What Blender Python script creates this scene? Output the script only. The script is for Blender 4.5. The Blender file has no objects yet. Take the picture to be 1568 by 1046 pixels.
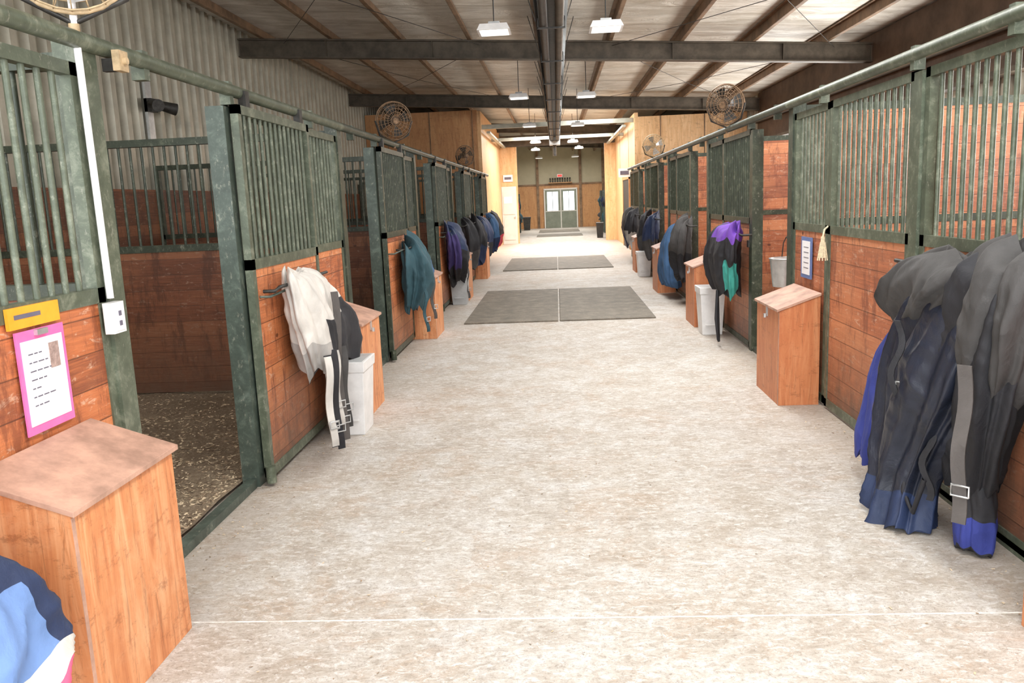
import bpy, math, random
from mathutils import Matrix, Vector, noise
random.seed(4)
scene=bpy.context.scene
scene.view_settings.view_transform='Standard'
XL,XR=-1.83,1.95
WL,WR=-5.4,5.4
# ---------------------------------------------------------------- materials
def newmat(name):
    m=bpy.data.materials.new(name); m.use_nodes=True
    nt=m.node_tree; b=nt.nodes['Principled BSDF']
    return m,nt,b
def ramp(nt,fac,stops):
    r=nt.nodes.new('ShaderNodeValToRGB'); e=r.color_ramp.elements
    while len(e)<len(stops): e.new(0.5)
    for i,(p,c) in enumerate(stops):
        e[i].position=p; e[i].color=(*c,1)
    nt.links.new(fac,r.inputs[0]); return r.outputs[0]
def pos(nt,scale):
    g=nt.nodes.new('ShaderNodeNewGeometry'); m=nt.nodes.new('ShaderNodeVectorMath'); m.operation='MULTIPLY'
    m.inputs[1].default_value=scale; nt.links.new(g.outputs['Position'],m.inputs[0]); return m.outputs[0]
def noi(nt,vec,scale,detail=4,rough=.6,dist=0):
    n=nt.nodes.new('ShaderNodeTexNoise'); n.inputs['Scale'].default_value=scale; n.inputs['Detail'].default_value=detail
    n.inputs['Roughness'].default_value=rough; n.inputs['Distortion'].default_value=dist
    nt.links.new(vec,n.inputs['Vector']); return n.outputs['Fac']
def mth(nt,op,a,b=None,c=None):
    m=nt.nodes.new('ShaderNodeMath'); m.operation=op
    for i,v in enumerate((a,b,c)):
        if v is None: continue
        if isinstance(v,(int,float)): m.inputs[i].default_value=v
        else: nt.links.new(v,m.inputs[i])
    return m.outputs[0]
def mix(nt,fac,a,b,mode='MIX'):
    m=nt.nodes.new('ShaderNodeMix'); m.data_type='RGBA'; m.blend_type=mode
    for s,v in ((m.inputs['Factor'],fac),(m.inputs[6],a),(m.inputs[7],b)):
        if isinstance(v,(int,float)): s.default_value=v
        elif isinstance(v,tuple): s.default_value=(*v,1)
        else: nt.links.new(v,s)
    return m.outputs[2]
def bump(nt,b,h,st=.3,d=.01):
    n=nt.nodes.new('ShaderNodeBump'); n.inputs['Strength'].default_value=st; n.inputs['Distance'].default_value=d
    nt.links.new(h,n.inputs['Height']); nt.links.new(n.outputs[0],b.inputs['Normal'])
def simple(name,col,rough=.6,metal=0,var=.25,scale=12,bmp=.0,lite=None):
    m,nt,b=newmat(name); p=pos(nt,(1,1,1)); f=noi(nt,p,scale,6,.65)
    c2=lite or tuple(min(1,c*(1+var)+.01) for c in col); c1=tuple(c*(1-var) for c in col)
    nt.links.new(ramp(nt,f,[(.35,c1),(.65,c2)]),b.inputs['Base Color'])
    b.inputs['Roughness'].default_value=rough; b.inputs['Metallic'].default_value=metal
    if bmp: bump(nt,b,f,bmp)
    return m
def sstep(nt,v,a,b_):
    m=nt.nodes.new('ShaderNodeMapRange'); m.interpolation_type='SMOOTHSTEP'
    nt.links.new(v,m.inputs[0])
    if a<b_: m.inputs[1].default_value=a; m.inputs[2].default_value=b_
    else: m.inputs[1].default_value=b_; m.inputs[2].default_value=a; m.inputs[3].default_value=1; m.inputs[4].default_value=0
    return m.outputs[0]
def boards(name,pal,bh=.137,grime=True):
    m,nt,b=newmat(name); g=nt.nodes.new('ShaderNodeNewGeometry'); sp=nt.nodes.new('ShaderNodeSeparateXYZ')
    nt.links.new(g.outputs['Position'],sp.inputs[0]); z=mth(nt,'DIVIDE',sp.outputs[2],bh)
    idx=mth(nt,'FLOOR',z); fr=mth(nt,'FRACT',z)
    cell=mth(nt,'FLOOR',mth(nt,'ADD',mth(nt,'DIVIDE',sp.outputs[1],3.75),.13))
    wn=nt.nodes.new('ShaderNodeTexWhiteNoise'); wn.noise_dimensions='2D'
    cv=nt.nodes.new('ShaderNodeCombineXYZ'); nt.links.new(idx,cv.inputs[0]); nt.links.new(cell,cv.inputs[1]); nt.links.new(cv.outputs[0],wn.inputs['Vector'])
    grain=noi(nt,pos(nt,(1.2,1.2,18)),3.2,9,.66,.5)
    tone=mth(nt,'ADD',mth(nt,'MULTIPLY',wn.outputs['Value'],.40),mth(nt,'MULTIPLY',grain,.66))
    col=ramp(nt,tone,[(.25,pal[0]),(.5,pal[1]),(.8,pal[2])])
    big=noi(nt,pos(nt,(1,1,1)),1.1,4,.6); col=mix(nt,mth(nt,'MULTIPLY',sstep(nt,big,.45,.7),.45),col,pal[2])
    sc=noi(nt,pos(nt,(3.5,3.5,9)),3,7,.78,.8)
    col=mix(nt,mth(nt,'MULTIPLY',sstep(nt,sc,.56,.63),.6),col,pal[3])
    dk=noi(nt,pos(nt,(5,5,1.2)),1.7,7,.8); col=mix(nt,mth(nt,'MULTIPLY',sstep(nt,dk,.49,.62),.75),col,pal[0])
    kn=nt.nodes.new('ShaderNodeTexVoronoi'); kn.inputs['Scale'].default_value=2.3; nt.links.new(pos(nt,(1,1,1.7)),kn.inputs['Vector'])
    k=mth(nt,'LESS_THAN',kn.outputs['Distance'],.055); col=mix(nt,mth(nt,'MULTIPLY',k,.75),col,(.07,.02,.01))
    if grime:
        gz=mth(nt,'SUBTRACT',1.0,mth(nt,'DIVIDE',sp.outputs[2],.75)); gn=mth(nt,'MULTIPLY',gz,mth(nt,'MULTIPLY',noi(nt,pos(nt,(2,2,2)),4,6,.7),1.8))
        gc=nt.nodes.new('ShaderNodeClamp'); nt.links.new(gn,gc.inputs[0]); col=mix(nt,gc.outputs[0],col,(.15,.08,.05))
    j=mth(nt,'LESS_THAN',fr,.04); col=mix(nt,mth(nt,'MULTIPLY',j,.7),col,(.07,.025,.012))
    nt.links.new(col,b.inputs['Base Color']); b.inputs['Roughness'].default_value=.5
    bump(nt,b,mth(nt,'SUBTRACT',grain,mth(nt,'MULTIPLY',j,.8)),.3,.01)
    return m
def ply(name,c0,c1,c2,sc=(9,9,.9)):
    m,nt,b=newmat(name); f=noi(nt,pos(nt,sc),1.6,6,.62,1.4); w=noi(nt,pos(nt,(3,3,3)),1.2,6,.75)
    col=ramp(nt,f,[(.3,c0),(.5,c1),(.72,c2)])
    col=mix(nt,mth(nt,'MULTIPLY',sstep(nt,w,.5,.7),.4),col,c2)
    cr=noi(nt,pos(nt,(22,22,1.6)),1.5,7,.8,.5); col=mix(nt,mth(nt,'MULTIPLY',sstep(nt,cr,.54,.63),.5),col,tuple(x*.5 for x in c0))
    d=noi(nt,pos(nt,(2,2,4)),3.5,8,.85); col=mix(nt,mth(nt,'MULTIPLY',sstep(nt,d,.53,.64),.5),col,tuple(x*.5 for x in c0))
    nt.links.new(col,b.inputs['Base Color']); b.inputs['Roughness'].default_value=.5; return m
def cloth(name,col,rough=.8,bs=.25,sheen=.06):
    m,nt,b=newmat(name); f=noi(nt,pos(nt,(1,1,.6)),7,5,.5,.4); f2=noi(nt,pos(nt,(1,1,1)),260,2,.5); f3=noi(nt,pos(nt,(1,1,1)),22,6,.75)
    c1=tuple(c*.75 for c in col); c2=tuple(min(1,c*1.25+.006) for c in col); c3=tuple(min(1,c*1.2+sheen) for c in col)
    c=ramp(nt,f,[(.3,c1),(.7,c2)]); c=mix(nt,mth(nt,'MULTIPLY',sstep(nt,f3,.60,.74),.35),c,c3)
    nt.links.new(c,b.inputs['Base Color']); b.inputs['Roughness'].default_value=rough
    rid=mth(nt,'ABSOLUTE',mth(nt,'SUBTRACT',f,.5))
    bump(nt,b,mth(nt,'ADD',mth(nt,'MULTIPLY',rid,-2.0),mth(nt,'MULTIPLY',f2,.06)),bs,.05); return m
def emis(name,col,st):
    m,nt,b=newmat(name); b.inputs['Base Color'].default_value=(*col,1); b.inputs['Emission Color'].default_value=(*col,1); b.inputs['Emission Strength'].default_value=st; return m

M_wood=boards('stained_boards',[(.20,.056,.025),(.54,.165,.058),(.74,.29,.115),(.72,.48,.33)])
M_woodR=boards('stained_boards_red',[(.22,.068,.036),(.48,.155,.068),(.66,.27,.125),(.66,.44,.31)])
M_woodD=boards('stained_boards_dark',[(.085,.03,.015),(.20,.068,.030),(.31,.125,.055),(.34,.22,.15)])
M_chest=ply('chest_plywood',(.50,.16,.058),(.66,.265,.105),(.78,.42,.22))
M_chestR=ply('chest_plywood_red',(.46,.135,.048),(.56,.20,.078),(.66,.29,.135))
M_lid=simple('chest_lid_dusty',(.46,.27,.195),.55,0,.28,7)
M_plyfar=ply('tack_plywood',(.62,.35,.15),(.74,.45,.22),(.82,.55,.30),(4,4,.7))
M_plydk=ply('tack_plywood_dark',(.40,.18,.07),(.50,.25,.10),(.58,.32,.14),(4,4,.7))
def metalgreen(name,c,l,t=.6):
    m,nt,b=newmat(name); f=noi(nt,pos(nt,(1,1,1)),9,8,.75,.4); f2=noi(nt,pos(nt,(1,1,.5)),35,6,.75)
    col=ramp(nt,f,[(.3,tuple(x*.6 for x in c)),(.52,c),(t+.12,l)])
    col=mix(nt,mth(nt,'MULTIPLY',sstep(nt,f2,.57,.67),.55),col,(.34,.34,.27)); nt.links.new(col,b.inputs['Base Color'])
    b.inputs['Roughness'].default_value=.42; b.inputs['Metallic'].default_value=.1; return m
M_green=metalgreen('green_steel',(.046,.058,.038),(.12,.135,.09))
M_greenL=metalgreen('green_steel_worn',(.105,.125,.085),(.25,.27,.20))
M_teal=metalgreen('teal_steel',(.070,.092,.074),(.16,.20,.165))
M_beam=simple('beam_steel',(.080,.062,.042),.55,.2,.3,5)
M_purlin=simple('purlin_steel',(.20,.12,.065),.6,.1,.35,4)
M_eave=simple('eave_boards_dark',(.085,.048,.028),.6,.1,.4,2)
M_silver=simple('galvanised',(.55,.56,.56),.35,.7,.15,10)
M_dark=simple('dark_iron',(.035,.032,.028),.5,.3,.3,20)
M_white=simple('white_plastic',(.74,.73,.72),.45,0,.08,8)
M_grayp=simple('grey_plastic',(.42,.43,.43),.5,0,.1,8)
M_rust=simple('fan_rust',(.20,.12,.065),.5,.3,.4,30)
M_cream=simple('fan_cream',(.52,.38,.22),.5,0,.25,20)
M_frame=simple('pale_frame',(.36,.36,.30),.5,0,.15,5)
M_doorp=simple('door_paint',(.70,.67,.62),.5,0,.05,4)
M_doorg=simple('door_green_grey',(.20,.22,.17),.5,0,.1,4)
M_bone=simple('paper_white',(.84,.83,.84),.6,0,.03,5)
M_pink=simple('pink_frame',(.85,.16,.42),.4,0,.08,9)
M_orange=simple('orange_tag',(.95,.36,.02),.5,0,.08,9)
M_ink=simple('ink',(.12,.11,.15),.7,0,.1,9)
M_blueplastic=simple('blue_plastic',(.12,.18,.38),.5,0,.1,9)
M_rope=simple('rope',(.72,.62,.42),.9,0,.2,60)
M_beige=simple('hall_beige_wall',(.45,.40,.28),.7,0,.06,2)
M_red=emis('exit_red',(.9,.06,.04),.6)
M_lamp=emis('lamp_lens',(1,.97,.9),1.2)
M_glass=emis('door_daylight_glass',(.85,.93,1.0),1.6)
M_shav=simple('wood_shaving',(.62,.49,.33),.8,0,.25,30)
M_shavd=simple('dry_hay',(.30,.21,.13),.85,0,.35,30)
C_black=cloth('fabric_black',(.014,.014,.018),.7); C_char=cloth('fabric_charcoal',(.050,.047,.046),.75); C_navy=cloth('fabric_navy',(.014,.028,.080),.6)
C_navyd=cloth('fabric_dark_navy',(.012,.016,.030),.40,.25,.03); C_white=cloth('fabric_offwhite',(.58,.55,.51)); C_grey=cloth('fabric_grey',(.36,.34,.32)); C_teal=cloth('fabric_teal',(.026,.075,.095))
C_purple=cloth('fabric_purple',(.15,.05,.38)); C_dpurple=cloth('fabric_dark_purple',(.045,.03,.13)); C_royal=cloth('fabric_royal',(.028,.042,.24)); C_blue=cloth('fabric_blue',(.045,.11,.23)); C_mint=cloth('fabric_mint',(.05,.36,.31))
C_lblue=cloth('fabric_light_blue',(.14,.24,.48)); C_red=cloth('fabric_red',(.6,.05,.08)); C_strap=cloth('strap_webbing',(.085,.075,.07)); C_pink=cloth('fabric_pink',(.7,.10,.2))

def m_floor():
    m,nt,b=newmat('concrete_floor'); p=pos(nt,(1,1,1))
    big=noi(nt,p,.5,5,.65,.5); mid=noi(nt,p,3.5,9,.75,.3); fine=noi(nt,p,60,6,.8); fl=noi(nt,pos(nt,(1,1.8,1)),17,8,.85,.8)
    col=ramp(nt,big,[(.34,(.46,.405,.335)),(.5,(.52,.475,.415)),(.66,(.56,.54,.51))])
    col=mix(nt,.6,col,ramp(nt,mid,[(.38,(.38,.315,.25)),(.5,(.52,.475,.42)),(.60,(.63,.615,.595))]))
    st=noi(nt,pos(nt,(1,1.3,1)),1.5,9,.82,.6); col=mix(nt,mth(nt,'MULTIPLY',sstep(nt,st,.51,.60),.55),col,(.44,.33,.24))
    st2=noi(nt,pos(nt,(1.1,.8,1)),.9,9,.85,.3); col=mix(nt,mth(nt,'MULTIPLY',sstep(nt,st2,.53,.60),.4),col,(.35,.30,.255))
    col=mix(nt,mth(nt,'MULTIPLY',sstep(nt,fl,.52,.58),.65),col,(.74,.73,.71))
    col=mix(nt,mth(nt,'MULTIPLY',sstep(nt,fl,.48,.41),.55),col,(.30,.25,.20))
    col=mix(nt,mth(nt,'MULTIPLY',sstep(nt,fine,.47,.39),.55),col,(.24,.195,.155))
    sp=noi(nt,pos(nt,(1,1,1)),8,10,.9,0); col=mix(nt,mth(nt,'MULTIPLY',sstep(nt,sp,.585,.62),.75),col,(.19,.14,.10))
    g=nt.nodes.new('ShaderNodeNewGeometry'); sx=nt.nodes.new('ShaderNodeSeparateXYZ'); nt.links.new(g.outputs['Position'],sx.inputs[0])
    d=mth(nt,'ABSOLUTE',mth(nt,'SUBTRACT',sx.outputs[0],.06)); e=sstep(nt,mth(nt,'ADD',d,mth(nt,'MULTIPLY',mth(nt,'SUBTRACT',mid,.5),1.2)),1.4,1.95)
    col=mix(nt,mth(nt,'MULTIPLY',e,.55),col,(.33,.26,.20))
    nt.links.new(col,b.inputs['Base Color']); b.inputs['Roughness'].default_value=.62; bump(nt,b,mth(nt,'ADD',fine,fl),.4,.01); return m
M_floor=m_floor()
def m_bed():
    m,nt,b=newmat('straw_bedding'); f=noi(nt,pos(nt,(1.6,1,1)),30,9,.85,1.0); f2=noi(nt,pos(nt,(1,1,1)),2.2,5)
    col=ramp(nt,f,[(.36,(.14,.09,.055)),(.5,(.40,.30,.20)),(.62,(.66,.53,.37))]); col=mix(nt,mth(nt,'MULTIPLY',sstep(nt,f2,.4,.65),.5),col,(.24,.165,.105))
    nt.links.new(col,b.inputs['Base Color']); b.inputs['Roughness'].default_value=.95; bump(nt,b,f,.8,.04); return m
M_bed=m_bed()
def m_mat():
    m,nt,b=newmat('rubber_mat'); f=noi(nt,pos(nt,(1,1,1)),5,7,.75); f2=noi(nt,pos(nt,(1,1,1)),50,4,.7)
    col=ramp(nt,mth(nt,'ADD',mth(nt,'MULTIPLY',f,.7),mth(nt,'MULTIPLY',f2,.3)),[(.35,(.11,.095,.075)),(.52,(.185,.16,.125)),(.7,(.33,.285,.22))])
    nt.links.new(col,b.inputs['Base Color']); b.inputs['Roughness'].default_value=.7; return m
M_mat=m_mat()
def m_ceil():
    m,nt,b=newmat('roof_insulation'); g=nt.nodes.new('ShaderNodeNewGeometry'); sp=nt.nodes.new('ShaderNodeSeparateXYZ'); nt.links.new(g.outputs['Position'],sp.inputs[0])
    f=noi(nt,pos(nt,(1,2.5,1)),1.1,7,.75,.8); col=ramp(nt,f,[(.36,(.50,.44,.35)),(.6,(.82,.77,.68))])
    fr=mth(nt,'FRACT',mth(nt,'DIVIDE',sp.outputs[1],1.25)); j=mth(nt,'LESS_THAN',fr,.03); col=mix(nt,mth(nt,'MULTIPLY',j,.5),col,(.35,.28,.2))
    nt.links.new(col,b.inputs['Base Color']); b.inputs['Roughness'].default_value=.35; bump(nt,b,f,.8,.12); return m
M_ceil=m_ceil()
M_corr=simple('corrugated_steel',(.40,.365,.285),.4,.25,.15,3)
M_soil=simple('joint_chalk',(.74,.70,.65),.8,0,.25,20)

# ---------------------------------------------------------------- mesh builder
class MB:
    def __init__(s): s.v=[];s.f=[];s.mi=[];s.m=[];s.sm=[]
    def idx(s,m):
        if m not in s.m: s.m.append(m)
        return s.m.index(m)
    def add(s,vs,fs,m,smooth=False):
        o=len(s.v); s.v+= [tuple(v) for v in vs]; k=s.idx(m)
        for f in fs: s.f.append(tuple(i+o for i in f)); s.mi.append(k); s.sm.append(smooth)
    def box(s,x0,x1,y0,y1,z0,z1,m):
        x0,x1=sorted((x0,x1)); y0,y1=sorted((y0,y1))
        vs=[(x,y,z) for x in (x0,x1) for y in (y0,y1) for z in (z0,z1)]
        s.add(vs,[(0,1,3,2),(4,6,7,5),(0,4,5,1),(2,3,7,6),(0,2,6,4),(1,5,7,3)],m)
    def hexa(s,b,t,m):
        s.add(list(b)+list(t),[(3,2,1,0),(4,5,6,7),(0,1,5,4),(1,2,6,5),(2,3,7,6),(3,0,4,7)],m)
    def cyl(s,p,q,r,m,n=10,r2=None,cap=True):
        p=Vector(p);q=Vector(q);d=(q-p).normalized(); a=d.orthogonal().normalized(); b=d.cross(a); r2=r if r2 is None else r2
        vs=[]
        for c,rr in ((p,r),(q,r2)):
            for i in range(n):
                t=2*math.pi*i/n; vs.append(c+a*math.cos(t)*rr+b*math.sin(t)*rr)
        fs=[(i,(i+1)%n,n+(i+1)%n,n+i) for i in range(n)]
        s.add(vs,fs,m,True)
        if cap: s.add(vs,[tuple(range(n))[::-1],tuple(range(n,2*n))],m)
    def tube(s,pts,r,m,n=6):
        pts=[Vector(p) for p in pts]
        vs=[];up=None
        for i,p in enumerate(pts):
            d=(pts[min(i+1,len(pts)-1)]-pts[max(i-1,0)]).normalized()
            if up is None: up=d.orthogonal().normalized()
            up=(up-d*up.dot(d)).normalized(); b=d.cross(up)
            for k in range(n):
                t=2*math.pi*k/n; vs.append(p+up*math.cos(t)*r+b*math.sin(t)*r)
        fs=[(i*n+k,i*n+(k+1)%n,(i+1)*n+(k+1)%n,(i+1)*n+k) for i in range(len(pts)-1) for k in range(n)]
        s.add(vs,fs,m,True)
    def ring(s,c,r,tr,m,axis='y',n=28):
        pts=[]
        for i in range(n+1):
            t=2*math.pi*i/n
            o={'y':(math.cos(t)*r,0,math.sin(t)*r),'x':(0,math.cos(t)*r,math.sin(t)*r),'z':(math.cos(t)*r,math.sin(t)*r,0)}[axis]
            pts.append(Vector(c)+Vector(o))
        s.tube(pts,tr,m,5)
    def ribbon(s,pts,wv,m,th=.004):
        pts=[Vector(p) for p in pts]; w=Vector(wv)/2
        vs=[]
        for i,p in enumerate(pts):
            d=(pts[min(i+1,len(pts)-1)]-pts[max(i-1,0)]).normalized(); n=d.cross(w).normalized()*th
            vs+=[p-w-n,p+w-n,p+w+n,p-w+n]
        fs=[(i*4+k,i*4+(k+1)%4,i*4+4+(k+1)%4,i*4+4+k) for i in range(len(pts)-1) for k in range(4)]+[(3,2,1,0),tuple(len(vs)-4+k for k in range(4))]
        s.add(vs,fs,m)
    def loft(s,secs,mf,amp=.12,nf=5,seed=0,nseg=72,nrow=60,hem=.03,wr=.8,lean=0.0):
        K=len(secs); vs=[]
        def sec(u):
            i=min(int(u),K-2); f=u-i; P=[secs[max(i-1,0)],secs[i],secs[i+1],secs[min(i+2,K-1)]]
            return [.5*((2*b)+(-a+c)*f+(2*a-5*b+4*c-d)*f*f+(-a+3*b-3*c+d)*f**3) for a,b,c,d in zip(*P)]
        for r in range(nrow+1):
            g=sec(r/nrow*(K-1)*.99999); tt=r/nrow
            for k in range(nseg):
                a=2*math.pi*k/nseg; ca,sa=math.cos(a),math.sin(a)
                ph=nf*a+seed+lean*tt+2.6*noise.noise(Vector((ca*1.2+seed,sa*1.2,tt*1.3+seed*.7)))
                fo=1-2*abs(math.sin(ph*.5))**.8
                fo+=.45*math.sin(ph*2.3+seed*3+2*noise.noise(Vector((sa*2,seed,tt*2.5))))
                wx=g[1]+g[3]*ca; wy=g[2]+g[4]*sa
                r1=1-abs(noise.noise(Vector((wx*3+seed,wy*5+g[0]*2.5,g[0]*3-wy*2))))*3.2
                r2=1-abs(noise.noise(Vector((wx*5+seed*3,wy*10-g[0]*6,g[0]*7+wy*3))))*3.2
                am=amp*(.35+.75*min(1,tt*1.6)); rr=1+am*fo+wr*amp*(.35*r1+.2*r2-.2)
                z=g[0]+hem*noise.noise(Vector((ca*2+seed*3,sa*2,1)))*(tt if tt>.5 else (1-tt))*1.6
                sx=math.copysign(abs(ca)**.85,ca); sy=math.copysign(abs(sa)**.85,sa)
                wy_=.5+.5*(rr)
                vs.append((g[1]+g[3]*sx*(1+(rr-1)*1.8),g[2]+g[4]*sy*wy_,z))
        o=len(s.v); s.v+=vs
        for r in range(nrow):
            for k in range(nseg):
                s.f.append((o+r*nseg+k,o+r*nseg+(k+1)%nseg,o+(r+1)*nseg+(k+1)%nseg,o+(r+1)*nseg+k))
                s.mi.append(s.idx(mf(r/nrow,math.sin(2*math.pi*(k+.5)/nseg),math.cos(2*math.pi*(k+.5)/nseg)))); s.sm.append(True)
        s.f.append(tuple(o+k for k in range(nseg))[::-1]); s.mi.append(s.idx(mf(0,0,0))); s.sm.append(False)
        s.f.append(tuple(o+nrow*nseg+k for k in range(nseg))); s.mi.append(s.idx(mf(1,0,0))); s.sm.append(False)
    def chips(s,n,fx,fy,fz,m,sz=(.01,.03)):
        for _ in range(n):
            x=fx();y=fy()
            z=fz(x,y); a=random.random()*6.28; L=random.uniform(*sz); w=L*random.uniform(.25,.6); t=random.uniform(-.3,.3)
            c,q=math.cos(a),math.sin(a); dz=L*math.sin(t)*.5
            P=[(-L/2,-w/2,-dz),(L/2,-w/2,dz),(L/2,w/2,dz+w*.2),(-L/2,w/2,-dz+w*.2)]
            s.add([(x+c*u-q*v,y+q*u+c*v,z+abs(dz)+.002+h) for u,v,h in P],[(0,1,2,3)],m)
    def done(s,name,bev=0):
        me=bpy.data.meshes.new(name); me.from_pydata(s.v,[],s.f)
        for m in s.m: me.materials.append(m)
        me.polygons.foreach_set('material_index',s.mi); me.polygons.foreach_set('use_smooth',s.sm); me.update()
        ob=bpy.data.objects.new(name,me); scene.collection.objects.link(ob)
        if bev:
            b=ob.modifiers.new('bev','BEVEL'); b.width=bev; b.segments=2; b.limit_method='ANGLE'; b.angle_limit=.7
        return ob

ZL,ZR=4.68,4.06
def roofz(x): return ZL-(x+5.4)*(ZL-ZR)/10.8
Y0,Y1=-1.0,46.0
# ---------------------------------------------------------------- shell
b=MB(); b.box(WL,WR,Y0-3,Y1,-.12,0,M_floor); b.done('floor')
b=MB(); b.box(XL,XR,2.967,2.974,0.0,.0015,M_soil); b.done('trim_1')
b=MB()
vs=[(WL-.1,Y0,roofz(WL)),(WR+.1,Y0,roofz(WR)),(WR+.1,Y1,roofz(WR)),(WL-.1,Y1,roofz(WL))]
b.hexa(vs,[(x,y,z+.08) for x,y,z in vs],M_ceil); b.done('ceiling')
def corr(name,X,s,zt,mat,per=.3):
    b=MB(); y=Y0; prof=[]
    while y<Y1:
        for dy,dx in ((0,0),(.40,0),(.50,.09),(.86,.09),(.96,0)):
            prof.append((y+dy*per,X+s*-dx))
        y+=per
    vs=[];fs=[]
    for (yy,xx) in prof: vs+=[(xx,yy,0),(xx,yy,zt)]
    for i in range(len(prof)-1): fs.append((2*i,2*i+2,2*i+3,2*i+1))
    b.add(vs,fs,mat); b.box(X+s*.01,X+s*.1,Y0,Y1,0,zt,mat); return b.done(name)
corr('wall_left',WL,-1,ZL,M_corr)
corr('wall_right',WR,1,ZR,M_corr)
b=MB(); b.box(WR-.16,WR-.1,Y0,22,2.8,ZR-.02,M_eave); b.box(WR-.3,WR-.16,Y0,22,3.3,3.36,M_beam); b.box(WR-.3,WR-.16,Y0,22,2.8,2.86,M_beam); b.done('eave_beam')
def rafter(y):
    b=MB(); a0,a1=WL+.1,WR-.17
    def sl(y0,y1,zo0,zo1):
        b.hexa([(a0,y0,roofz(a0)-zo0),(a1,y0,roofz(a1)-zo0),(a1,y1,roofz(a1)-zo0),(a0,y1,roofz(a0)-zo0)],
               [(a0,y0,roofz(a0)-zo1),(a1,y0,roofz(a1)-zo1),(a1,y1,roofz(a1)-zo1),(a0,y1,roofz(a0)-zo1)],M_beam)
    sl(y-.08,y+.08,.47,.45); sl(y-.008,y+.008,.45,.15); sl(y-.08,y+.08,.19,.17)
    for x in (-3.8,-2.0,.2,2.0,3.8): 
        b.box(x-.006,x+.006,y-.07,y+.07,roofz(x)-.45,roofz(x)-.19,M_beam)
    b.done('roof_beam')
for y in (6.8,14.3,21.8,30,38): rafter(y)
b=MB()
x=-4.9
while x<5.3:
    z=roofz(x); b.box(x-.004,x+.004,Y0,Y1-.02,z-.165,z-.01,M_purlin); b.box(x,x+.06,Y0,Y1-.02,z-.165,z-.155,M_purlin); b.box(x-.06,x,Y0,Y1-.02,z-.022,z-.012,M_purlin)
    x+=1.17
b.done('roof_purlins')
b=MB()
for ya,yb in ((6.9,14.2),(14.4,21.7)):
    for xa,xb in ((-4.5,-1.2),(-1.2,-4.5),(1.0,4.6),(4.6,1.0)):
        b.tube([(xa,ya,roofz(xa)-.25),((xa+xb)/2,(ya+yb)/2,roofz((xa+xb)/2)-.30),(xb,yb,roofz(xb)-.25)],.005,M_dark,5)
b.done('brace_cables')
b=MB()
for yy0,yy1 in ((2,26.5),):
    b.cyl((-.075,yy0,3.42),(-.075,yy1,3.42),.048,M_dark,14); b.cyl((.09,yy0,3.42),(.09,yy1,3.42),.045,M_beam,14)
    b.hexa([(-.16,yy0,3.46),(-.15,yy0,3.45),(-.15,yy1,3.45),(-.16,yy1,3.46)],[(-.08,yy0,3.54),(-.07,yy0,3.53),(-.07,yy1,3.53),(-.08,yy1,3.54)],M_dark)
    b.hexa([(.16,yy0,3.46),(.17,yy0,3.45),(.17,yy1,3.45),(.16,yy1,3.46)],[(.08,yy0,3.54),(.09,yy0,3.53),(.09,yy1,3.53),(.08,yy1,3.54)],M_grayp)
    b.box(-.08,.09,yy0,yy1,3.53,3.545,M_dark)
    y=yy0+.6
    while y<yy1:
        b.box(-.14,.15,y,y+.03,3.355,3.37,M_dark); b.box(-.14,-.128,y,y+.03,3.36,3.5,M_dark); b.box(.138,.15,y,y+.03,3.36,3.5,M_dark)
        b.cyl((-.1,y,3.54),(-.35,y,roofz(-.35)-.02),.006,M_dark,5); b.cyl((.1,y,3.54),(.35,y,roofz(.35)-.02),.006,M_dark,5)
        y+=2.1
b.box(-.16,.18,26.4,26.9,3.28,3.6,M_grayp); b.cyl((0,26.6,3.3),(0,26.6,2.95),.06,M_dark)
b.done('radiant_tube_heater')
def lamp(x,y,z=3.5):
    b=MB(); w=.18
    b.hexa([(x-w,y-w,z-.04),(x+w,y-w,z-.04),(x+w,y+w,z-.04),(x-w,y+w,z-.04)],[(x-w*.82,y-w*.82,z+.03),(x+w*.82,y-w*.82,z+.03),(x+w*.82,y+w*.82,z+.03),(x-w*.82,y+w*.82,z+.03)],M_white)
    b.box(x-.06,x+.06,y-.05,y+.05,z+.03,z+.07,M_grayp); b.box(x-w*.85,x+w*.85,y-w*.85,y+w*.85,z-.046,z-.04,M_lamp)
    b.cyl((x,y,z+.07),(x,y,roofz(x)-.02),.007,M_dark,6)
    b.done('ceiling_light')
for y in (9.4,15.4,21.4,27.6): lamp(-.62,y,3.48); lamp(.6,y,3.45)
for y in (33,39.5): lamp(-.75,y,3.55); lamp(.95,y,3.55)

# ---------------------------------------------------------------- stalls
def post(b,X,s,y,z1=2.3,m=None,w=.1):
    b.box(X-s*.015,X+s*.09,y-w/2,y+w/2,0,z1,m or M_green)
def panel(b,X,s,y0,y1,gm,wm,off=0,barm=None,th=.045,bot=.0):
    x=X+s*off
    b.box(x,x+s*th,y0,y1,bot+.02,bot+.08,gm); b.box(x,x+s*th,y0,y1,1.285,1.345,gm); b.box(x,x+s*th,y0,y1,2.16,2.21,gm)
    b.box(x,x+s*th,y0,y0+.05,bot+.02,2.21,gm); b.box(x,x+s*th,y1-.05,y1,bot+.02,2.21,gm)
    b.box(x+s*.008,x+s*(th-.008),y0+.04,y1-.04,bot+.08,1.285,wm)
    n=max(2,round((y1-y0-.1)/.088)); 
    for i in range(1,n):
        y=y0+.05+(y1-y0-.1)*i/n; b.cyl((x+s*th/2,y,1.34),(x+s*th/2,y,2.165),.0125,barm or gm,8,cap=False)
PARTS=[-.5,3.25,7.0,10.75,14.5,18.25]
def bedz(x,y,s): return .035+.035*noise.noise(Vector((x*1.5,y*1.5,s)))+.015*noise.noise(Vector((x*6,y*6,s)))
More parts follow.
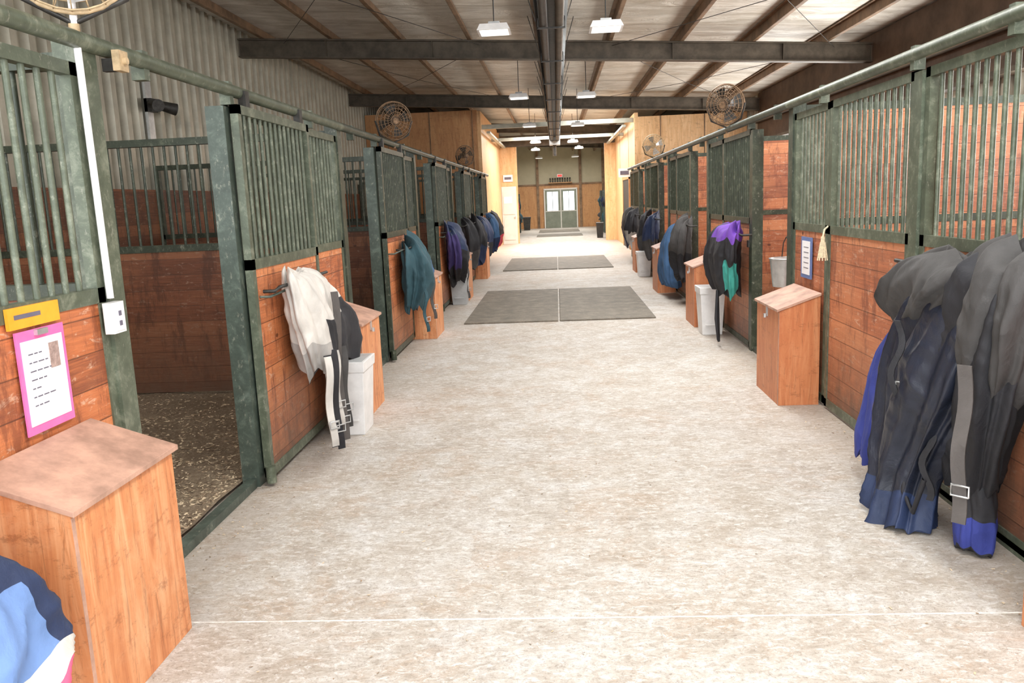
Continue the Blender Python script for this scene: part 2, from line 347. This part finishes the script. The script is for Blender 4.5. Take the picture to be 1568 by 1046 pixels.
for side,X,s in (('L',XL,-1),('R',XR,1)):
    wm=M_wood if s<0 else M_woodR
    for P in PARTS:
        b=MB()
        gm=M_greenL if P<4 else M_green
        post(b,X,s,P,2.32,gm,.12); post(b,X,s,P+1.36,2.2,M_teal if s<0 else gm)
        b.box(X,X+s*.06,P+.06,P+1.3,0,.05,M_teal if s<0 else gm)
        if s<0:
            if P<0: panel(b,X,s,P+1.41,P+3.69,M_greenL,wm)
            else:
                panel(b,X,s,P+2.72,P+3.69,gm,wm); panel(b,X,s,P+1.41,P+2.70,gm,wm)
                panel(b,X,s,P+1.36,P+2.68,M_greenL if P<4 else M_green,wm,off=-.075,bot=.02)
                b.box(X+.03,X+.075,P+1.5,P+1.56,2.21,2.3,M_dark); b.box(X+.03,X+.075,P+2.5,P+2.56,2.21,2.3,M_dark)
                b.tube([(X+.07,P+1.45,1.12),(X+.13,P+1.45,1.12),(X+.16,P+1.75,1.14)],.008,M_teal)
                b.cyl((X+.08,P+1.33,.02),(X+.08,P+1.33,.12),.03,gm,10)
        else:
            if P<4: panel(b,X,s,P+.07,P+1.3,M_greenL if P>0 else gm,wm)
            panel(b,X,s,P+2.82,P+3.69,gm,wm); panel(b,X,s,P+1.41,P+2.78,gm,wm,off=-.01)
            b.box(X+s*-.03,X+s*-.01,P+1.41,P+1.47,1.05,1.12,M_dark)
        b.cyl((X-s*.03,P-.0,2.29),(X-s*.03,P+3.75,2.29),.034,gm,12)
        for k in (0.4,1.36,2.9): b.box(X-s*.04,X+s*.02,P+k,P+k+.05,2.21,2.335,gm)
        b.done('stall_front')
    for P in PARTS[1:]+[22.0]:
        b=MB(); x0=X+s*.1; x1=(WL+.15 if s<0 else WR-.15)
        if s<0:
            b.box(x0,x1,P-.025,P+.025,.05,1.30,M_woodD); b.box(x0,x1,P-.035,P+.035,1.30,1.36,M_green); b.box(x0,x1,P-.035,P+.035,2.2,2.26,M_green)
            n=int(abs(x1-x0)/.1)
            for i in range(1,n): 
                xx=x0+(x1-x0)*i/n; b.cyl((xx,P,1.36),(xx,P,2.2),.0125,M_green,8,cap=False)
            b.box(x1-.03,x1+.03,P-.035,P+.035,.05,2.2,M_green)
        else:
            b.box(x0,x1,P-.025,P+.025,.05,2.22,M_woodR); b.box(x0,x1,P-.035,P+.035,1.30,1.36,M_green); b.box(x0,x1,P-.035,P+.035,2.22,2.28,M_green)
        b.done('stall_partition')
    x1=WL+.1 if s<0 else WR-.1
    b=MB(); b.box(x1,x1-s*.04,Y0,22,.05,1.95 if s<0 else 1.35,M_woodD if s<0 else wm); b.done('stall_kickboard')
    b=MB()
    nx,ny=26,150; xa,xb=sorted((X+s*.1,x1)); vs=[];fs=[]
    for j in range(ny+1):
        for i in range(nx+1):
            x=xa+(xb-xa)*i/nx; y=Y0+.1+(22.3-Y0)*j/ny; vs.append((x,y,bedz(x,y,s)))
    for j in range(ny):
        for i in range(nx):
            a=j*(nx+1)+i; fs.append((a,a+1,a+nx+2,a+nx+1))
    b.add(vs,fs,M_bed,True)
    if s<0:
        for mm,n in ((M_shav,9000),(M_shavd,5500)):
            b.chips(n,lambda:XL-.12-3.0*random.random()**1.5,lambda:random.uniform(3.35,6.93),lambda x,y:bedz(x,y,s)-.002,mm,(.008,.026))
    b.done('straw_bedding')
b=MB()
def ax():
    r=random.random()
    if r<.35: return XL+.02+abs(random.gauss(0,.12))
    if r<.6: return XR-.02-abs(random.gauss(0,.12))
    return random.uniform(XL+.05,XR-.05)
b.chips(900,ax,lambda:random.uniform(1.9,10.5),lambda x,y:0.0,M_shavd,(.004,.014)); b.chips(1100,ax,lambda:random.uniform(1.9,10.5),lambda x,y:0.0,M_shav,(.004,.015))
b.done('hay_litter')
# ---------------------------------------------------------------- tack rooms / far section
YF=22.1
def farwall(name,x0,x1,y0,y1,z1,mat,z0=0,trim=True):
    b=MB(); b.box(x0,x1,y0,y1,z0,z1,mat)
    if trim and abs(x1-x0)>.5:
        x=min(x0,x1)+.6
        while x<max(x0,x1): b.box(x,x+.03,y0-.012,y0,z0,z1,M_purlin); x+=1.2
    b.done(name)
farwall('wall_tack_left',WL+.11,-2.14,YF+1.3,YF+1.42,roofz(-3.7)-.45,M_plydk)
farwall('wall_tack_left_side',-2.14,-2.04,YF+1.3,31,4.1,M_plyfar,trim=False)
farwall('wall_tack_left_end',-2.04,-1.42,31,31.1,3.95,M_plyfar,trim=False)
farwall('wall_tack_right',2.32,WR-.11,YF+1.3,YF+1.42,roofz(4)-.4,M_plyfar)
farwall('wall_tack_right_side',2.22,2.32,YF+1.3,31,3.85,M_plyfar,trim=False)
farwall('wall_tack_right_end',1.82,2.22,31,31.1,3.85,M_plyfar,trim=False)
farwall('wall_hall_left',-2.5,-2.4,31.1,Y1,4.4,M_beige,trim=False)
farwall('wall_hall_right',3.0,3.1,31.1,Y1,4.1,M_beige,trim=False)
b=MB(); b.box(WL,WR,Y1,Y1+.1,0,4.8,M_beige)
b.box(-2.4,3.0,Y1-.04,Y1,0,2.35,M_plydk)
for x in (-1.0,1.35,-2.3,2.6): b.box(x-.07,x+.07,Y1-.1,Y1,0,4.2,M_purlin)
b.box(-2.4,3.0,Y1-.09,Y1,2.33,2.42,M_purlin); b.done('wall_far')
b=MB(); b.box(-2.03,2.21,23.6,23.7,3.62,3.74,M_frame); b.box(-1.9,-1.8,23.6,30.8,3.5,3.56,M_frame); b.box(1.9,2.0,23.6,30.8,3.5,3.56,M_frame); b.box(-2.03,2.21,27,27.08,3.5,3.6,M_frame); b.box(-2.0,2.2,30.85,30.95,3.55,3.95,M_beam); b.done('door_header_beam')
b=MB(); y=Y1-.16
b.box(-.68,1.17,y,y+.05,2.08,2.16,M_doorp)
for xa,xb in ((-.68,-.62),(.22,.27),(1.11,1.17)): b.box(xa,xb,y,y+.05,0,2.1,M_doorp)
for xa,xb in ((-.62,.22),(.27,1.11)):
    b.box(xa,xb,y+.01,y+.05,0,2.08,M_doorg); b.box(xa+.12,xb-.12,y-.005,y+.01,.95,1.98,M_glass); b.box(xa+.02,xb-.02,y-.01,y+.0,.9,.94,M_doorp)
    b.box(xa+.4,xa+.43,y-.01,y+.0,.95,1.98,M_doorg)
b.done('door_1')
b=MB(); b.box(.08,.38,Y1-.16,Y1-.1,2.75,2.92,M_bone); b.box(.11,.35,Y1-.17,Y1-.16,2.78,2.89,M_red); b.done('exit_sign')
b=MB(); b.box(-.4,.9,Y1-.35,Y1-.11,2.44,2.48,M_plydk)
for i in range(9):
    x=-.3+i*.135; b.cyl((x,Y1-.2,2.48),(x,Y1-.2,2.6),.045,M_dark,8,.02); b.cyl((x,Y1-.2,2.6),(x,Y1-.2,2.72),.02,M_dark,8,.05)
b.done('trophy_shelf')
b=MB(); b.box(-2.03,-1.48,30.93,30.99,0,2.12,M_doorp); b.box(-1.98,-1.56,30.91,30.93,1.1,1.95,M_doorp); b.box(-1.98,-1.56,30.91,30.93,.15,.95,M_doorp); b.box(-1.95,-1.65,30.9,30.92,1.5,1.75,M_bone); b.cyl((-1.55,30.93,1),(-1.55,30.86,1),.03,M_silver); b.done('door_2')
b=MB(); b.box(-1.95,-1.6,30.95,30.99,2.3,2.55,M_bone); b.box(-1.9,-1.65,30.94,30.95,2.38,2.47,M_ink); b.done('wall_notice')
b=MB(); b.box(2.19,2.215,25.0,27.2,0,2.1,M_dark); b.box(2.17,2.215,24.9,25.0,0,2.2,M_plydk);b.box(2.17,2.215,27.2,27.3,0,2.2,M_plydk);b.box(2.17,2.215,24.9,27.3,2.1,2.2,M_plydk); b.done('dark_doorway')  # dark panel stands for the open doorway; its shade is put into the colour
b=MB(); b.box(1.85,2.2,24.6,24.63,2.15,2.4,M_bone); b.box(1.9,2.15,24.59,24.6,2.22,2.33,M_ink); b.cyl((1.9,24.615,2.4),(1.9,24.615,3.5),.004,M_dark,5); b.cyl((2.15,24.615,2.4),(2.15,24.615,3.5),.004,M_dark,5); b.done('hanging_sign')
def rmat(x0,x1,y0,y1):
    b=MB(); b.box(x0,x1,y0,y1,0.001,.02,M_mat); b.done('rubber_mat',.006)
for y0,y1 in ((10.8,14.65),(18.9,22.8)):
    rmat(-1.29,-.025,y0,y1); rmat(.0,1.27,y0,y1)
rmat(-.9,1.1,35.5,37.5); rmat(-.9,1.1,40,43)
# ---------------------------------------------------------------- chests
def chest(s,X,y0,y1,d=.33,h=.74,m=None):
    m=m or M_chest; b=MB(); xa=X-s*.02; xb=X-s*d; t=.018
    b.hexa([(xa,y0,0),(xb,y0,0),(xb,y1,0),(xa,y1,0)] if s>0 else [(xb,y0,0),(xa,y0,0),(xa,y1,0),(xb,y1,0)],
           [(xa,y0,h+.09),(xb,y0,h-.02),(xb,y1,h-.02),(xa,y1,h+.09)] if s>0 else [(xb,y0,h-.02),(xa,y0,h+.09),(xa,y1,h+.09),(xb,y1,h-.02)],m)
    xc=xb-s*.02; ya,yb=y0-.015,y1+.015
    q=[(xa,ya,h+.092),(xc,ya,h-.022),(xc,yb,h-.022),(xa,yb,h+.092)]
    if s<0: q=[q[1],q[0],q[3],q[2]]
    b.hexa(q,[(x,y,z+.018) for x,y,z in q],M_lid)
    b.box(xb-s*.002,xb,y0,y0+t,0,h-.03,M_lid)
    ym=(y0+y1)/2
    if y0>4: b.box(xb-s*.012,xb,ym-.012,ym+.012,h-.1,h-.02,M_silver); b.cyl((xb-s*.02,ym,h-.11),(xb-s*.02,ym,h-.08),.014,M_silver,8)
    b.done('storage_chest',.004)
for y in (2.27,5.98,9.72,13.5,17.2): chest(-1,XL,y,y+.66,h=.755)
for y,e in ((2.22,2.88),(6.12,6.8),(9.95,10.6),(13.6,14.3),(17.4,18.1)): chest(1,XR,y,e,.32 if y>3 else .29,.74,M_chestR)
def bin_(x,y,h=.56,w=.28,d=.34,m=None,name='trash_bin'):
    m=m or M_white; b=MB()
    def q(k,z): return [(x-w/2*k,y-d/2*k,z),(x+w/2*k,y-d/2*k,z),(x+w/2*k,y+d/2*k,z),(x-w/2*k,y+d/2*k,z)]
    b.hexa(q(.8,0.0),q(.98,h*.86),m); b.hexa(q(1.04,h*.86),q(1.07,h),m); b.hexa(q(.96,h*.9),q(.97,h+.002),M_grayp)
    b.box(x-w*.3,x+w*.3,y-d*.49,y-d*.46,h*.2,h*.24,m)
    b.done(name,.02)
bin_(-1.54,5.75,.54); bin_(1.74,9.5,.55); bin_(-1.6,13.1,.5,m=M_grayp); bin_(1.72,16.6,.5,m=M_white); bin_(1.7,33.0,.6,m=M_dark); bin_(-1.6,44,.7,.4,.4,M_dark)
# ---------------------------------------------------------------- fans
def fan(x,y,z,r=.25,m=None,ang=0,nm='stall_fan'):
    m=m or M_rust; b=MB()
    d=.07
    for rr,yy in ((r,0),(r*.97,-d*.5),(r*.97,d*.5),(r*.82,-d),(r*.64,-d*1.15),(r*.46,-d*1.2),(r*.28,-d*1.25),(r*.12,-d*1.25),(r*.8,d),(r*.55,d*1.3),(r*.3,d*1.4)):
        b.ring((0,yy,0),rr,.0035 if rr<r else .008,m)
    for i in range(24):
        a=2*math.pi*i/24; c,s_=math.cos(a),math.sin(a)
        b.tube([(c*r*.1,-d*1.25,s_*r*.1),(c*r*.6,-d*1.18,s_*r*.6),(c*r*.85,-d*.9,s_*r*.85),(c*r,0,s_*r),(c*r*.85,d*.9,s_*r*.85),(c*r*.2,d*1.4,s_*r*.2)],.0028,m,4)
    for i in range(4):
        a0=i*math.pi/2+.3; vs=[]
        for k in range(6):
            t=k/5; rad=r*(.14+.74*t); w=.30+.45*math.sin(t*2.2)
            for e in (-1,1): 
                aa=a0+e*w*.5; vs.append((math.cos(aa)*rad,e*.028,math.sin(aa)*rad))
        b.add(vs,[(2*k,2*k+1,2*k+3,2*k+2) for k in range(5)],M_dark if m is M_rust else M_silver,True)
    b.cyl((0,-d*.6,0),(0,.16,0),r*.24,M_dark if m is M_rust else m,16); b.cyl((0,-d*1.28,0),(0,-d*1.2,0),r*.16,m,16)
    b.tube([(-r*1.03,0,0),(-r*.8,0,-r*.75),(0,.02,-r*1.15),(r*.8,0,-r*.75),(r*1.03,0,0)],.011,M_dark)
    b.cyl((0,.02,-r*1.15),(0,.02,-r*1.15-.06),.02,m)
    ob=b.done(nm); ob.location=(x,y,z); ob.rotation_euler=(0.1,0,ang); return ob
fan(XL+.06,9.25,2.54,.205,ang=.5); fan(XL+.03,16.7,2.54,.20,ang=.6)
fan(XR-.07,9.35,2.55,.215,M_rust,-.6); fan(XR-.03,16.4,2.55,.21,M_cream,-.3); fan(XL+.05,3.12,2.62,.24,M_cream,.5)
# ---------------------------------------------------------------- blankets
def bar(b,X,s,y0,y1,z,off=.16):
    b.tube([(X-s*0.01,y0,z-.02),(X-s*off*.8,y0,z-.02),(X-s*off,y0+.03,z),(X-s*off,y1,z)],.011,M_dark,8)
def strapv(b,x,y,z0,z1,w=.04,m=None,bx=.02,buckle=True):
    n=14; pts=[(x+bx*math.sin(i*.6),y+bx*math.cos(i*.8)*.6,z0+(z1-z0)*i/n) for i in range(n+1)]
    b.ribbon(pts,(w*.7,w*.7,0) if x<0 else (-w*.7,w*.7,0),m or C_strap)
    if buckle:
        z=z1+.12; p=Vector(pts[-2]); dx=w*.62; sg=1 if x<0 else -1; d=Vector((sg*dx*.7,dx*.7,0)); o=Vector((.008 if x<0 else -.008,-.008,0))
        A=p-d+o;B=p+d+o
        b.tube([(A.x,A.y,z),(B.x,B.y,z),(B.x,B.y,z+.045),(A.x,A.y,z+.045),(A.x,A.y,z)],.005,M_silver,5)
b=MB(); X=XL+.075
b.loft([(1.215,X+.09,5.08,.03,.16),(1.17,X+.12,5.15,.08,.30),(1.0,X+.15,5.27,.11,.44),(.85,X+.17,5.38,.12,.50),(.70,X+.18,5.42,.12,.52),(.56,X+.17,5.46,.11,.48)],
  lambda t,sy,cx:(C_black if (t>.5 and sy>-.5) or (sy>.35 and t>.36) else (C_white if t<.72 else C_grey)),.13,6,2.0,nseg=140,nrow=90,hem=.09)
bar(b,X,-1,4.72,5.75,1.17,.10)
for yy,z1,z0,m in ((4.98,.12,.70,C_white),(5.03,.10,.7,C_black),(5.12,.06,.72,C_black),(5.2,.2,.7,C_white),(5.26,.08,1.08,C_strap),(5.36,.14,.7,C_char)):
    strapv(b,X+.27+.02*random.random(),yy-.02,z0,z1,.05,m,.012)
b.done('horse_blanket')
b=MB(); X=XL+.07
b.loft([(1.22,X+.06,9.1,.03,.1),(1.16,X+.13,9.1,.09,.3),(.95,X+.17,9.15,.13,.44),(.7,X+.17,9.2,.13,.46),(.52,X+.12,9.1,.08,.3)],lambda t,sy,cx:C_blue if (sy>.3 and t>.5) else C_teal,.18,7,5,nseg=100,hem=.12)
bar(b,X,-1,8.8,9.5,1.16); strapv(b,X+.3,9.35,.8,.3); strapv(b,X+.28,8.9,.7,.22,.04,C_teal); b.done('horse_blanket')
b=MB()
b.loft([(1.26,X+.05,12.6,.03,.1),(1.2,X+.14,12.7,.1,.4),(.9,X+.2,12.8,.14,.58),(.6,X+.18,12.9,.13,.5),(.4,X+.14,13.0,.09,.3)],lambda t,sy,cx:C_dpurple if (sy<-.1 and .3<t<.72 and cx<.75) else (C_navy if t<.5 else C_black),.18,6,7,hem=.1)
bar(b,X,-1,12.3,13.2,1.2); strapv(b,X+.3,13.0,.6,.1); b.done('horse_blanket')
for y,ca,cb in ((14.9,C_black,C_char),(16.4,C_black,C_navy),(17.9,C_navy,C_black),(20.2,C_blue,C_navy),(21.2,C_black,C_red)):
    b=MB(); b.loft([(1.3,X+.05,y,.03,.15),(1.2,X+.14,y,.10,.35),(.9,X+.2,y,.14,.42),(.5,X+.16,y+.1,.12,.35),(.4,X+.14,y,.09,.25)],lambda t,sy,cx,ca=ca,cb=cb:ca if t<.6 else cb,.2,6,y,hem=.1,nseg=48,nrow=30)
    bar(b,X,-1,y-.4,y+.4,1.22); b.done('horse_blanket')
X=XR-.01
b=MB()
b.loft([(1.27,X-.1,8.7,.04,.22),(1.22,X-.16,8.72,.10,.42),(1.0,X-.2,8.8,.12,.52),(.78,X-.19,8.85,.12,.50),(.56,X-.16,8.8,.10,.32)],
  lambda t,sy,cx: C_purple if (t<.36 and sy<.55) or (sy>.80 and t<.8) else (C_mint if (t>.6 and sy<-.72) else C_black),.15,6,3.3,hem=.1,nseg=100)
bar(b,X,1,8.3,9.25,1.2,.14); 
b.tube([(X-.28,8.65,.6),(X-.3,8.62,.3),(X-.28,8.6,.08),(X-.26,8.68,.05),(X-.25,8.76,.2),(X-.25,8.8,.55)],.016,C_black); b.done('horse_blanket')
b=MB(); b.loft([(1.12,X-.08,12.9,.04,.12),(1.05,X-.14,12.9,.09,.2),(.8,X-.2,12.95,.12,.32),(.35,X-.2,12.95,.13,.40),(.2,X-.18,12.95,.12,.38)],lambda t,sy,cx:C_blue,.14,6,9,hem=.05); bar(b,X,1,12.6,13.2,1.07,.14); b.done('horse_blanket')
for y,ca,cb in ((11.9,C_char,C_black),(15.6,C_navy,C_char),(16.9,C_black,C_char),(19.5,C_black,C_grey),(20.7,C_char,C_navy)):
    b=MB(); b.loft([(1.25,X-.05,y,.03,.15),(1.18,X-.14,y,.10,.32),(.9,X-.18,y,.13,.38),(.6,X-.16,y+.1,.12,.32),(.42,X-.14,y,.09,.25)],lambda t,sy,cx,ca=ca,cb=cb:ca if t<.6 else cb,.2,6,y,hem=.1,nseg=48,nrow=30)
    bar(b,X,1,y-.4,y+.4,1.18,.14); b.done('horse_blanket')
# big foreground turnout blankets
b=MB()
b.loft([(1.24,X-.12,3.62,.06,.22),(1.12,X-.17,3.68,.12,.34),(.9,X-.20,3.78,.15,.40),(.66,X-.22,3.84,.16,.38),(.42,X-.25,3.90,.14,.28),(.2,X-.29,3.90,.13,.19),(.015,X-.32,3.88,.14,.19)],lambda t,sy,cx:C_navyd if t<.84 else C_navy,.12,7,1.2,nseg=200,nrow=160,hem=.05,lean=1.5)
b.loft([(1.30,X-.12,3.40,.06,.14),(1.2,X-.17,3.42,.12,.24),(.95,X-.18,3.48,.13,.28),(.7,X-.17,3.52,.13,.27),(.5,X-.15,3.54,.11,.20),(.3,X-.13,3.56,.09,.14)],lambda t,sy,cx:C_black,.13,6,15,nseg=160,nrow=120,hem=.08)
b.loft([(.36,X-.13,3.54,.07,.10),(.25,X-.14,3.53,.08,.11),(.10,X-.14,3.52,.08,.10),(.02,X-.14,3.52,.07,.09)],lambda t,sy,cx:C_black if t<.5 or t>.92 else C_royal,.1,4,6.2,hem=.03)
b.loft([(.92,X-.16,4.18,.06,.10),(.7,X-.22,4.24,.08,.17),(.35,X-.26,4.30,.08,.19),(.16,X-.27,4.32,.08,.19)],lambda t,sy,cx:C_royal,.12,5,8.2,nseg=90,hem=.05)
b.loft([(1.29,X-.13,3.70,.04,.24),(1.25,X-.18,3.76,.10,.36),(1.14,X-.22,3.86,.12,.40),(1.02,X-.22,4.0,.10,.32),(.93,X-.2,4.12,.05,.18)],lambda t,sy,cx:C_char,.13,6,11,nseg=140,nrow=80,hem=.07)
b.loft([(1.36,X-.10,3.30,.04,.12),(1.30,X-.16,3.30,.10,.20),(1.1,X-.19,3.32,.12,.22),(.88,X-.18,3.36,.12,.2),(.72,X-.17,3.4,.07,.12)],lambda t,sy,cx:C_char,.13,6,13,nseg=140,nrow=80,hem=.06)
bar(b,X,1,3.15,4.45,1.22,.15); b.tube([(X-.0,4.35,1.16),(X-.1,4.36,1.14),(X-.22,4.3,1.15)],.012,M_dark)
strapv(b,X-.345,3.26,.90,.24,.055,C_strap,.008); strapv(b,X-.31,3.62,.6,.2,.03,C_black,.02,False); strapv(b,X-.39,3.80,1.0,.55,.03,C_black,.02)
b.tube([(X-.34,3.78,.35),(X-.36,3.74,.2),(X-.34,3.68,.12),(X-.32,3.62,.3)],.012,C_black); b.done('horse_blanket')
X=XL+.01
b=MB()
b.loft([(.84,X+.12,1.66,.05,.25),(.75,X+.2,1.66,.12,.34),(.6,X+.26,1.70,.15,.38),(.45,X+.28,1.72,.15,.38),(.34,X+.28,1.73,.15,.37)],lambda t,sy,cx:C_pink if t>.86 else (C_white if t>.76 else (C_navy if t<.42 or sy>.7 else C_lblue)),.14,6,21,nseg=130,nrow=90,hem=.05)
bar(b,X,-1,1.3,2.0,.82,.12); b.done('horse_blanket')
for s,x,ys in ((-1,-2.05,(33,35,37,39,41)),(1,2.35,(33.5,35.5,37.5,40))):
    for y in ys:
        b=MB(); b.box(x-.25,x+.25,y-.3,y-.25,0,1.9,M_teal); b.box(x-.25,x+.25,y+.25,y+.3,0,1.9,M_teal)
        for z in (.5,1.1,1.8): b.cyl((x-.02,y-.3,z),(x-.02,y+.3,z),.02,M_dark)
        b.loft([(1.85,x-s*.05,y,.08,.2),(1.5,x-s*.1,y,.2,.3),(1.15,x-s*.1,y,.18,.25)],lambda t,sy,cx,c=random.choice([C_black,C_navy,C_teal,C_red]):c,.2,5,y,nseg=24,nrow=14)
        b.loft([(1.1,x-s*.05,y,.08,.2),(.8,x-s*.1,y,.2,.3),(.5,x-s*.1,y,.18,.25)],lambda t,sy,cx,c=random.choice([C_char,C_navy,C_teal]):c,.2,5,y+1,nseg=24,nrow=14)
        b.done('blanket_rack')
# ---------------------------------------------------------------- small items
X=XL+.002
b=MB(); b.box(X,X+.006,2.60,2.87,.89,1.25,M_pink); b.box(X+.006,X+.009,2.62,2.85,.92,1.215,M_bone); b.box(X+.009,X+.011,2.765,2.82,1.10,1.19,simple('photo_print',(.35,.25,.22),.5,0,.3,60))
random.seed(9)
for i in range(7):
    y=2.65
    for k in range(random.randint(2,4)):
        L=.012+.02*random.random(); b.box(X+.009,X+.0105,y,y+L,1.165-.03*i,1.169-.03*i,M_ink); y+=L+.008
b.box(X+.006,X+.02,2.70,2.76,1.228,1.248,M_silver); b.done('stall_card')
b=MB(); b.box(X+.0,X+.012,2.57,2.85,1.262,1.335,M_orange); b.box(X+.012,X+.014,2.60,2.74,1.295,1.31,M_ink); b.done('name_tag')
X=XR-.002
b=MB(); b.box(X-.01,X,6.40,6.66,.92,1.24,M_blueplastic); b.box(X-.012,X-.01,6.43,6.63,.95,1.21,M_bone)
for i in range(5): b.box(X-.0135,X-.012,6.46,6.58,1.16-.04*i,1.165-.04*i,M_ink)
b.done('stall_card')
b=MB(); b.tube([(X-.01,6.02,1.34),(X-.04,6.0,1.32),(X-.05,6.0,1.27)],.007,M_rope); b.cyl((X-.05,6.0,1.27),(X-.05,6.0,1.24),.015,M_rope,10); b.cyl((X-.05,6.0,1.24),(X-.05,6.0,1.12),.015,M_rope,12,.03)
for i in range(10): a=i*.63; b.cyl((X-.05+.015*math.cos(a),6+.015*math.sin(a),1.23),(X-.05+.035*math.cos(a),6+.035*math.sin(a),1.10),.005,M_rope,5)
b.done('rope_tassel')
b=MB(); X=XL+.03
b.tube([(X,3.16,2.9),(X,3.16,2.6),(X,3.16,2.3),(X+.0,3.17,1.3)],.014,M_bone,10); b.box(X-.01,X+.03,3.12,3.21,1.16,1.285,M_white); b.box(X+.03,X+.034,3.13,3.20,1.17,1.275,M_bone)
b.box(X+.034,X+.037,3.155,3.175,1.19,1.21,M_ink);b.box(X+.034,X+.037,3.155,3.175,1.23,1.25,M_ink); b.done('electrical_outlet',.002)
b=MB(); b.box(XL+.07,XL+.1,3.33,3.40,2.2,2.28,M_cream); b.cyl((XL+.1,3.365,2.24),(XL+.115,3.365,2.24),.015,M_cream); b.box(XL+.02,XL+.07,3.34,3.37,2.2,2.25,M_dark); b.done('junction_box')
b=MB(); b.box(WL+.1,WL+.14,10.7,10.85,2.55,3.35,M_silver); b.box(WL+.1,WL+.2,10.7,10.86,2.95,3.12,M_dark); b.cyl((WL+.2,10.7,3.05),(WL+.36,10.55,3.0),.06,M_dark,14,.08); b.cyl((WL+.2,10.9,3.05),(WL+.36,11.05,3.0),.06,M_dark,14,.08); b.done('wall_floodlight')
b=MB(); b.cyl((2.12,7.75,.72),(2.12,7.75,.98),.12,M_silver,20,.15); b.ring((2.12,7.75,.98),.15,.008,M_silver,'z'); b.tube([(2.12,7.6,.98),(2.12,7.65,1.12),(2.12,7.75,1.18),(2.12,7.85,1.12),(2.12,7.9,.98)],.005,M_dark)
b.cyl((2.12,7.75,0.05),(2.12,7.75,.72),.02,M_silver); b.done('feed_bucket')
# ---------------------------------------------------------------- lights
w=bpy.data.worlds.new('World'); scene.world=w; w.use_nodes=True
w.node_tree.nodes['Background'].inputs[0].default_value=(.93,.97,1,1); w.node_tree.nodes['Background'].inputs[1].default_value=5.7
def area(name,loc,rot,sx,sy,p,col=(1,.985,.955)):
    l=bpy.data.lights.new(name,'AREA'); l.shape='RECTANGLE'; l.size=sx; l.size_y=sy; l.energy=p; l.color=col
    o=bpy.data.objects.new(name,l); o.location=loc; o.rotation_euler=rot; scene.collection.objects.link(o); return o
for i,P in enumerate((-.5,3.25,7,10.75,14.5,18.25)):
    area('added_uplight',(WR-.35,P+1.9,2.0),(0,math.radians(90+26),0),1.0,1.6,125)   # added lamps tilted upward to brighten the ceiling; no windows are modelled
for y in (2.0,7.0,11.0,17.5,23.5):
    area('overhead_fill',(1.0,y,roofz(1.7)-.2),(0,0,0),.9,2.4,155,(1,.995,.98))  # area lamps added under the closed roof to light the aisle
area('overhead_fill',(-2.9,4.2,roofz(-3.0)-.2),(0,0,0),.8,1.2,36,(1,.99,.97))  # weak lamp added above the left stall to lift its dark bedding
area('overhead_fill',(0.2,27.5,3.7),(0,0,0),3,4,470)  # lamp added to brighten the floor between the tack rooms
area('overhead_fill',(0.2,34,3.75),(0,0,0),3,3,270); area('overhead_fill',(0.2,42,3.8),(0,0,0),3,3,250)  # two more lamps added to brighten the far hall
cd=bpy.data.cameras.new('camera'); cd.sensor_width=36; cd.lens=1250/1568*36; cd.clip_start=.05; cd.clip_end=200
co=bpy.data.objects.new('camera',cd); scene.collection.objects.link(co)
Mx=Matrix.Rotation(.0606,4,'Z')@Matrix.Rotation(math.pi/2-.1712,4,'X')@Matrix.Rotation(-.0425,4,'Z')
Mx.translation=Vector((0,0,1.62)); co.matrix_world=Mx; scene.camera=co
print('ok')
